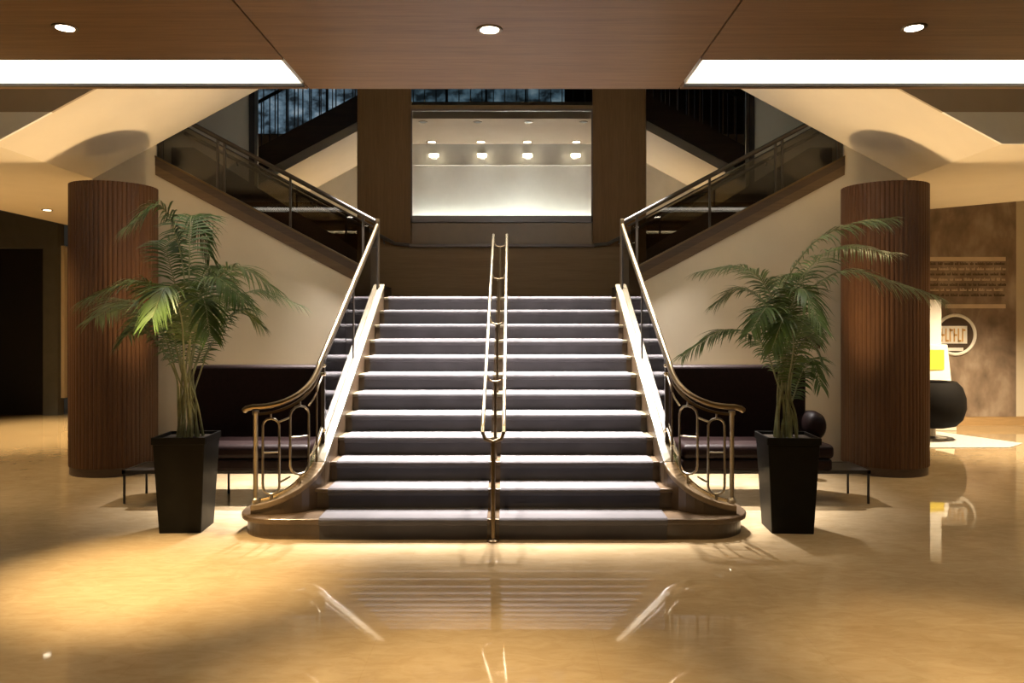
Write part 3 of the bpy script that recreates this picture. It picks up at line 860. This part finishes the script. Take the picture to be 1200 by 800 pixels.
def frond(parent, pts, start, leaf_len, m, rng, pairs=40, droop=0.55):
    n = 72
    C = bez(pts, n)
    start = start * 0.9 + 0.05
    mb = MB()
    mb.tube(C, [0.0115 * (1 - 0.85 * i / n) for i in range(n + 1)], 6)
    st = mb.build('frond', M['stem'], parent, smooth=True)
    lf = MB()
    for j in range(pairs):
        q = start + (1 - start) * (j + 0.5) / pairs
        i = min(n - 1, int(q * n)); fr_ = q * n - i
        p = C[i].lerp(C[i + 1], fr_)
        t = (C[i + 1] - C[i]).normalized()
        side = t.cross(Vector((0, 0, 1)))
        if side.length < 0.05: side = Vector((1, 0, 0))
        side.normalize()
        upv = side.cross(t).normalized()
        prof = math.sin(PI * min(1, 0.12 + 0.88 * (q - start) / (1 - start)) * 0.86) ** 0.7
        for sg in (-1, 1):
            L = leaf_len * prof * rng.uniform(0.85, 1.12)
            fwd = 0.55 + 0.5 * (q - start) / (1 - start) + rng.uniform(-0.12, 0.12)
            d0 = (side * sg * 1.0 + t * fwd + upv * rng.uniform(0.15, 0.45)).normalized()
            wv = (t - d0 * t.dot(d0)).normalized()
            wid = 0.0095 * (0.6 + 0.4 * prof) * rng.uniform(0.85, 1.15)
            prev = None
            base = len(lf.v)
            segs = 4
            pos = p.copy(); d = d0.copy()
            dz = droop * rng.uniform(0.7, 1.3)
            ring = []
            for k in range(segs + 1):
                f3 = k / segs
                ww = wid * (0.45 + 1.3 * f3 if f3 < 0.4 else (1.0 - f3) / 0.6 * 1.0 + 0.02)
                nrm = d.cross(wv).normalized()
                ring.append((pos + wv * ww, pos + nrm * ww * 0.25, pos - wv * ww))
                d = (d + Vector((0, 0, -1)) * dz * 0.30).normalized()
                wv = (wv - d * wv.dot(d)).normalized()
                pos = pos + d * (L / segs)
            vs = [v for r3 in ring for v in r3]
            fs = []
            for k in range(segs):
                a = k * 3; b2 = a + 3
                fs += [(a, a + 1, b2 + 1, b2), (a + 1, a + 2, b2 + 2, b2 + 1)]
            lf.add(vs, fs)
    lf.build('leaflets', m, st, smooth='all', recalc=False)
    return st

def planter(parent, cx, cy, ang):
    ca, sa = math.cos(ang), math.sin(ang)
    def R(x, y, z): return (cx + x * ca - y * sa, cy + x * sa + y * ca, z)
    def sq(h, z): return [R(-h, -h, z), R(h, -h, z), R(h, h, z), R(-h, h, z)]
    b0, t0, zt = 0.158, 0.205, 0.74
    mb = MB()
    mb.hexa(sq(b0, 0), sq(t0 - 0.012, zt - 0.05))
    mb.build('planter', M['planter'], parent, bevel=0.006)
    rim = MB()
    o_, i_ = 0.203, 0.185
    for (a, b2, c2, d2) in ((-o_, o_, -o_, -i_), (-o_, o_, i_, o_), (-o_, -i_, -i_, i_), (i_, o_, -i_, i_)):
        rim.hexa([R(a, c2, zt - 0.055), R(b2, c2, zt - 0.055), R(b2, d2, zt - 0.055), R(a, d2, zt - 0.055)], [R(a, c2, zt), R(b2, c2, zt), R(b2, d2, zt), R(a, d2, zt)])
    rim.build('planter_rim', M['planter'], parent, bevel=0.004)
    MB().hexa(sq(0.184, zt - 0.06), sq(0.184, zt - 0.025)).build('soil', M['soil'], parent)

def palm(cx, cy, label, fronds, seed, ang):
    rng = random.Random(seed)
    t = thing('potted_palm', label, 'potted plant', (cx, cy, 0), 'potted kentia palms')
    planter(t, cx, cy, ang)
    for (pts, start, L, mk, pairs, droop) in fronds:
        b0 = Vector((cx + rng.uniform(-0.12, 0.10), cy + rng.uniform(-0.10, 0.10), 0.70))
        p1 = P(*pts[0])
        b1 = b0.lerp(p1, 0.5) + Vector(((b0.x - p1.x) * 0.22, 0, 0))
        Q = [b0, b1] + [P(*p) for p in pts]
        frond(t, Q, start, L, M[mk], rng, int(pairs * 1.35), droop)

LP = [
    ([(216, 400, 6.28), (214, 310, 6.32), (190, 243, 6.25), (150, 264, 6.1)], 0.58, 0.34, 'leaf', 40, 0.9),
    ([(222, 400, 6.30), (222, 300, 6.40), (226, 252, 6.55), (246, 300, 6.7)], 0.55, 0.30, 'leaf', 36, 1.0),
    ([(210, 420, 6.2), (195, 360, 6.1), (160, 330, 5.95), (100, 350, 5.8)], 0.45, 0.36, 'leaf', 44, 0.8),
    ([(208, 440, 6.2), (188, 385, 6.2), (150, 352, 6.25), (112, 372, 6.35)], 0.45, 0.34, 'leaf_pale', 40, 0.8),
    ([(224, 420, 6.25), (240, 350, 6.2), (276, 312, 6.15), (322, 338, 6.1)], 0.45, 0.34, 'leaf_pale', 42, 0.85),
    ([(228, 430, 6.3), (258, 370, 6.4), (300, 340, 6.5), (354, 358, 6.6)], 0.45, 0.28, 'leaf_pale', 42, 0.8),
    ([(216, 430, 6.1), (212, 370, 5.9), (196, 335, 5.72), (178, 372, 5.55)], 0.5, 0.32, 'leaf', 38, 0.9),
    ([(230, 450, 6.3), (250, 400, 6.35), (280, 364, 6.45), (304, 380, 6.55)], 0.5, 0.26, 'leaf', 34, 0.8),
    ([(226, 420, 6.35), (236, 340, 6.55), (250, 312, 6.75), (274, 352, 6.9)], 0.5, 0.3, 'leaf', 36, 0.9),
    ([(212, 420, 6.25), (206, 340, 6.35), (196, 290, 6.45), (214, 268, 6.55)], 0.45, 0.24, 'leaf', 34, 0.9),
    ([(222, 420, 6.15), (228, 360, 6.05), (250, 325, 5.9), (286, 350, 5.75)], 0.45, 0.30, 'leaf', 38, 1.0),
    ([(214, 440, 6.3), (200, 390, 6.45), (176, 362, 6.6), (150, 392, 6.75)], 0.45, 0.28, 'leaf', 36, 1.0),
    ([(226, 440, 6.3), (244, 390, 6.5), (268, 350, 6.7), (300, 362, 6.85)], 0.45, 0.28, 'leaf', 36, 0.9),
    ([(206, 440, 6.25), (184, 400, 6.2), (160, 384, 6.15), (140, 400, 6.1)], 0.5, 0.26, 'leaf', 32, 0.8),
    ([(218, 430, 6.2), (226, 380, 6.05), (238, 350, 5.9), (246, 392, 5.75)], 0.5, 0.28, 'leaf', 34, 0.9),
]
palm(-2.42, 6.22, 'tall potted palm in black planter standing left of the staircase', LP, 3, 0.06)
RP = [
    ([(918, 420, 6.2), (914, 350, 6.2), (950, 288, 6.15), (1000, 262, 6.05), (1044, 256, 5.95)], 0.50, 0.30, 'leaf_pale', 44, 0.8),
    ([(924, 430, 6.2), (930, 362, 6.15), (985, 318, 6.05), (1045, 330, 5.95), (1100, 348, 5.85)], 0.48, 0.30, 'leaf_pale', 48, 0.8),
    ([(914, 430, 6.2), (905, 350, 6.2), (872, 314, 6.15), (820, 318, 6.1)], 0.5, 0.28, 'leaf_pale', 42, 0.7),
    ([(912, 420, 6.25), (898, 360, 6.3), (868, 338, 6.4), (838, 356, 6.5)], 0.5, 0.24, 'leaf', 36, 0.7),
    ([(912, 450, 6.2), (892, 402, 6.15), (850, 386, 6.1), (800, 416, 6.0)], 0.45, 0.26, 'leaf', 42, 0.9),
    ([(924, 410, 6.25), (930, 340, 6.35), (980, 290, 6.5), (1044, 296, 6.65)], 0.5, 0.30, 'leaf', 42, 0.9),
    ([(920, 430, 6.2), (924, 370, 6.05), (940, 338, 5.9), (962, 382, 5.75)], 0.5, 0.28, 'leaf', 36, 0.9),
    ([(926, 460, 6.2), (932, 420, 6.15), (948, 396, 6.1), (966, 430, 6.05)], 0.45, 0.24, 'leaf', 32, 0.9),
    ([(918, 440, 6.2), (910, 390, 6.05), (900, 360, 5.9), (880, 388, 5.75)], 0.5, 0.26, 'leaf', 34, 0.9),
    ([(918, 430, 6.25), (912, 360, 6.4), (920, 325, 6.55), (946, 318, 6.7)], 0.45, 0.26, 'leaf', 34, 1.0),
    ([(924, 450, 6.15), (930, 400, 6.0), (920, 372, 5.88), (904, 410, 5.75)], 0.45, 0.26, 'leaf', 34, 1.0),
    ([(928, 470, 6.25), (940, 436, 6.3), (952, 420, 6.35), (962, 452, 6.4)], 0.4, 0.22, 'leaf', 30, 1.0),
    ([(922, 440, 6.25), (938, 390, 6.4), (944, 370, 6.55), (956, 400, 6.7)], 0.5, 0.26, 'leaf', 32, 0.9),
]
palm(2.30, 6.20, 'tall potted palm in black planter standing right of the staircase', RP, 5, -0.06)

# ================================================================== RIGHT ALCOVE
t = thing('wall_mural', 'sepia wall mural with a block of text and a round gilt badge', 'mural', (7.2, YR, 0.14))
MB().box(5.2, 8.15, YR - 0.03, YR - 0.002, 0.14, 3.78).build('panel', M['mural'], t)
for z0 in (2.63, 1.88):
    MB().box(6.75 if z0 > 2 else 7.02, 7.98, YR - 0.036, YR - 0.03, z0 - 0.02, z0 + 0.045).build('rule', M['cream_ink'], t)
rng = random.Random(11)
for r_ in range(7):
    z = 2.55 - r_ * 0.083
    x = 6.78
    ln = MB()
    while x < 7.96:
        wl_ = rng.uniform(0.04, 0.16)
        # word of small upright strokes
        k = x
        while k < min(x + wl_, 7.98):
            hgt = rng.choice((0.028, 0.028, 0.042))
            ln.box(k, k + 0.009, YR - 0.035, YR - 0.03, z, z + hgt)
            k += 0.019
        ln.box(x, min(x + wl_, 7.98), YR - 0.034, YR - 0.03, z, z + 0.008)
        x += wl_ + 0.035
    ln.build('text_line', M['cream_ink'] if r_ % 2 else M['ink'], t)
bc = (7.18, YR - 0.04, 1.44)
ringp = [(bc[0] + 0.31 * math.cos(a * PI / 20), bc[1], bc[2] + 0.31 * math.sin(a * PI / 20)) for a in range(40)]
bd = MB().tube(ringp, 0.026, 8, closed=True).build('badge', M['bright_white'], t, smooth=True)
disc = [(bc[0] + 0.29 * math.cos(a * PI / 20), YR - 0.032, bc[2] + 0.29 * math.sin(a * PI / 20)) for a in range(40)]
MB().prism(disc, (0, -0.006, 0)).build('badge_disc', M['ink'], bd)
MB().box(6.86, 7.36, YR - 0.05, YR - 0.038, 1.30, 1.58).build('badge_band', M['bright_white'], bd)
gl = MB()
for i in range(7):
    x = 6.88 + i * 0.066
    gl.box(x, x + 0.018, YR - 0.058, YR - 0.05, 1.33, 1.54)
    gl.box(x, x + 0.052, YR - 0.058, YR - 0.05, (1.50, 1.42, 1.33)[i % 3], (1.50, 1.42, 1.33)[i % 3] + 0.03)
gl.build('badge_lettering', M['gold'], bd)
MB().box(6.93, 7.30, YR - 0.05, YR - 0.038, 1.185, 1.235).build('badge_underline', M['bright_white'], bd)

# display pylon, white with a yellow panel, behind the round black chair
t = thing('display_pylon', 'white display stand with a yellow panel behind the black tub chair', 'display stand', (6.3, 11.95, 0))
MB().hexa([(5.75, 11.92, 0.0), (6.86, 11.92, 0.0), (6.86, 12.05, 0.0), (5.75, 12.05, 0.0)], [(5.75, 11.92, 1.30), (6.72, 11.92, 1.30), (6.72, 12.05, 1.30), (5.75, 12.05, 1.30)]).build('body', M['bright_white'], t, bevel=0.01)
MB().box(5.85, 6.64, 11.94, 12.04, 1.30, 1.98).build('header_panel', M['bright_white'], t, bevel=0.01)
MB().box(5.85, 6.66, 11.905, 11.92, 0.92, 1.22).build('yellow_panel', M['yellow'], t, label='yellow panel')
# tub chair seen from behind
t = thing('tub_chair', 'round black tub chair beside the right column', 'chair', (6.0, 11.0, 0.013))
prof = [(0.17, 0.16), (0.29, 0.19), (0.375, 0.28), (0.42, 0.43), (0.415, 0.58), (0.37, 0.72), (0.30, 0.80), (0.27, 0.78), (0.32, 0.68), (0.35, 0.55), (0.27, 0.46)]
MB().lathe((6.0, 11.0, 0.013), prof, 40).build('shell', M['sign_cloth'], t, smooth=True)
MB().lathe((6.0, 11.0, 0.013), [(0.18, 0.0), (0.18, 0.02), (0.04, 0.04), (0.04, 0.18)], 28).build('pedestal', M['steel'], t, smooth=True)
MB().lathe((6.0, 11.0, 0.013), [(0.05, 0.44), (0.28, 0.46), (0.31, 0.52), (0.26, 0.57), (0.05, 0.58)], 30).build('seat_cushion', M['sign_cloth'], t, smooth=True)
o = MB().prism([(4.9, 10.25, 0.0), (6.6, 10.25, 0.0), (7.0, 10.6, 0.0), (6.4, 11.9, 0.0), (4.9, 11.9, 0.0)], (0, 0, 0.012)).build('area_rug', M['rug'], bevel=0.004)
tag(o, 'pale grey rug on the marble floor under the tub chair', 'rug')
# call point on the right wall
t = thing('call_point', 'small dark red box fixed to the cream wall behind the right palm', 'alarm box', (3.69, YW, 1.385))
MB().box(3.66, 3.72, YW - 0.035, YW, 1.325, 1.445).build('box', M['red_box'], t, bevel=0.004)
MB().box(3.67, 3.71, YW - 0.040, YW - 0.035, 1.36, 1.42).build('cover', M['black_metal'], t)
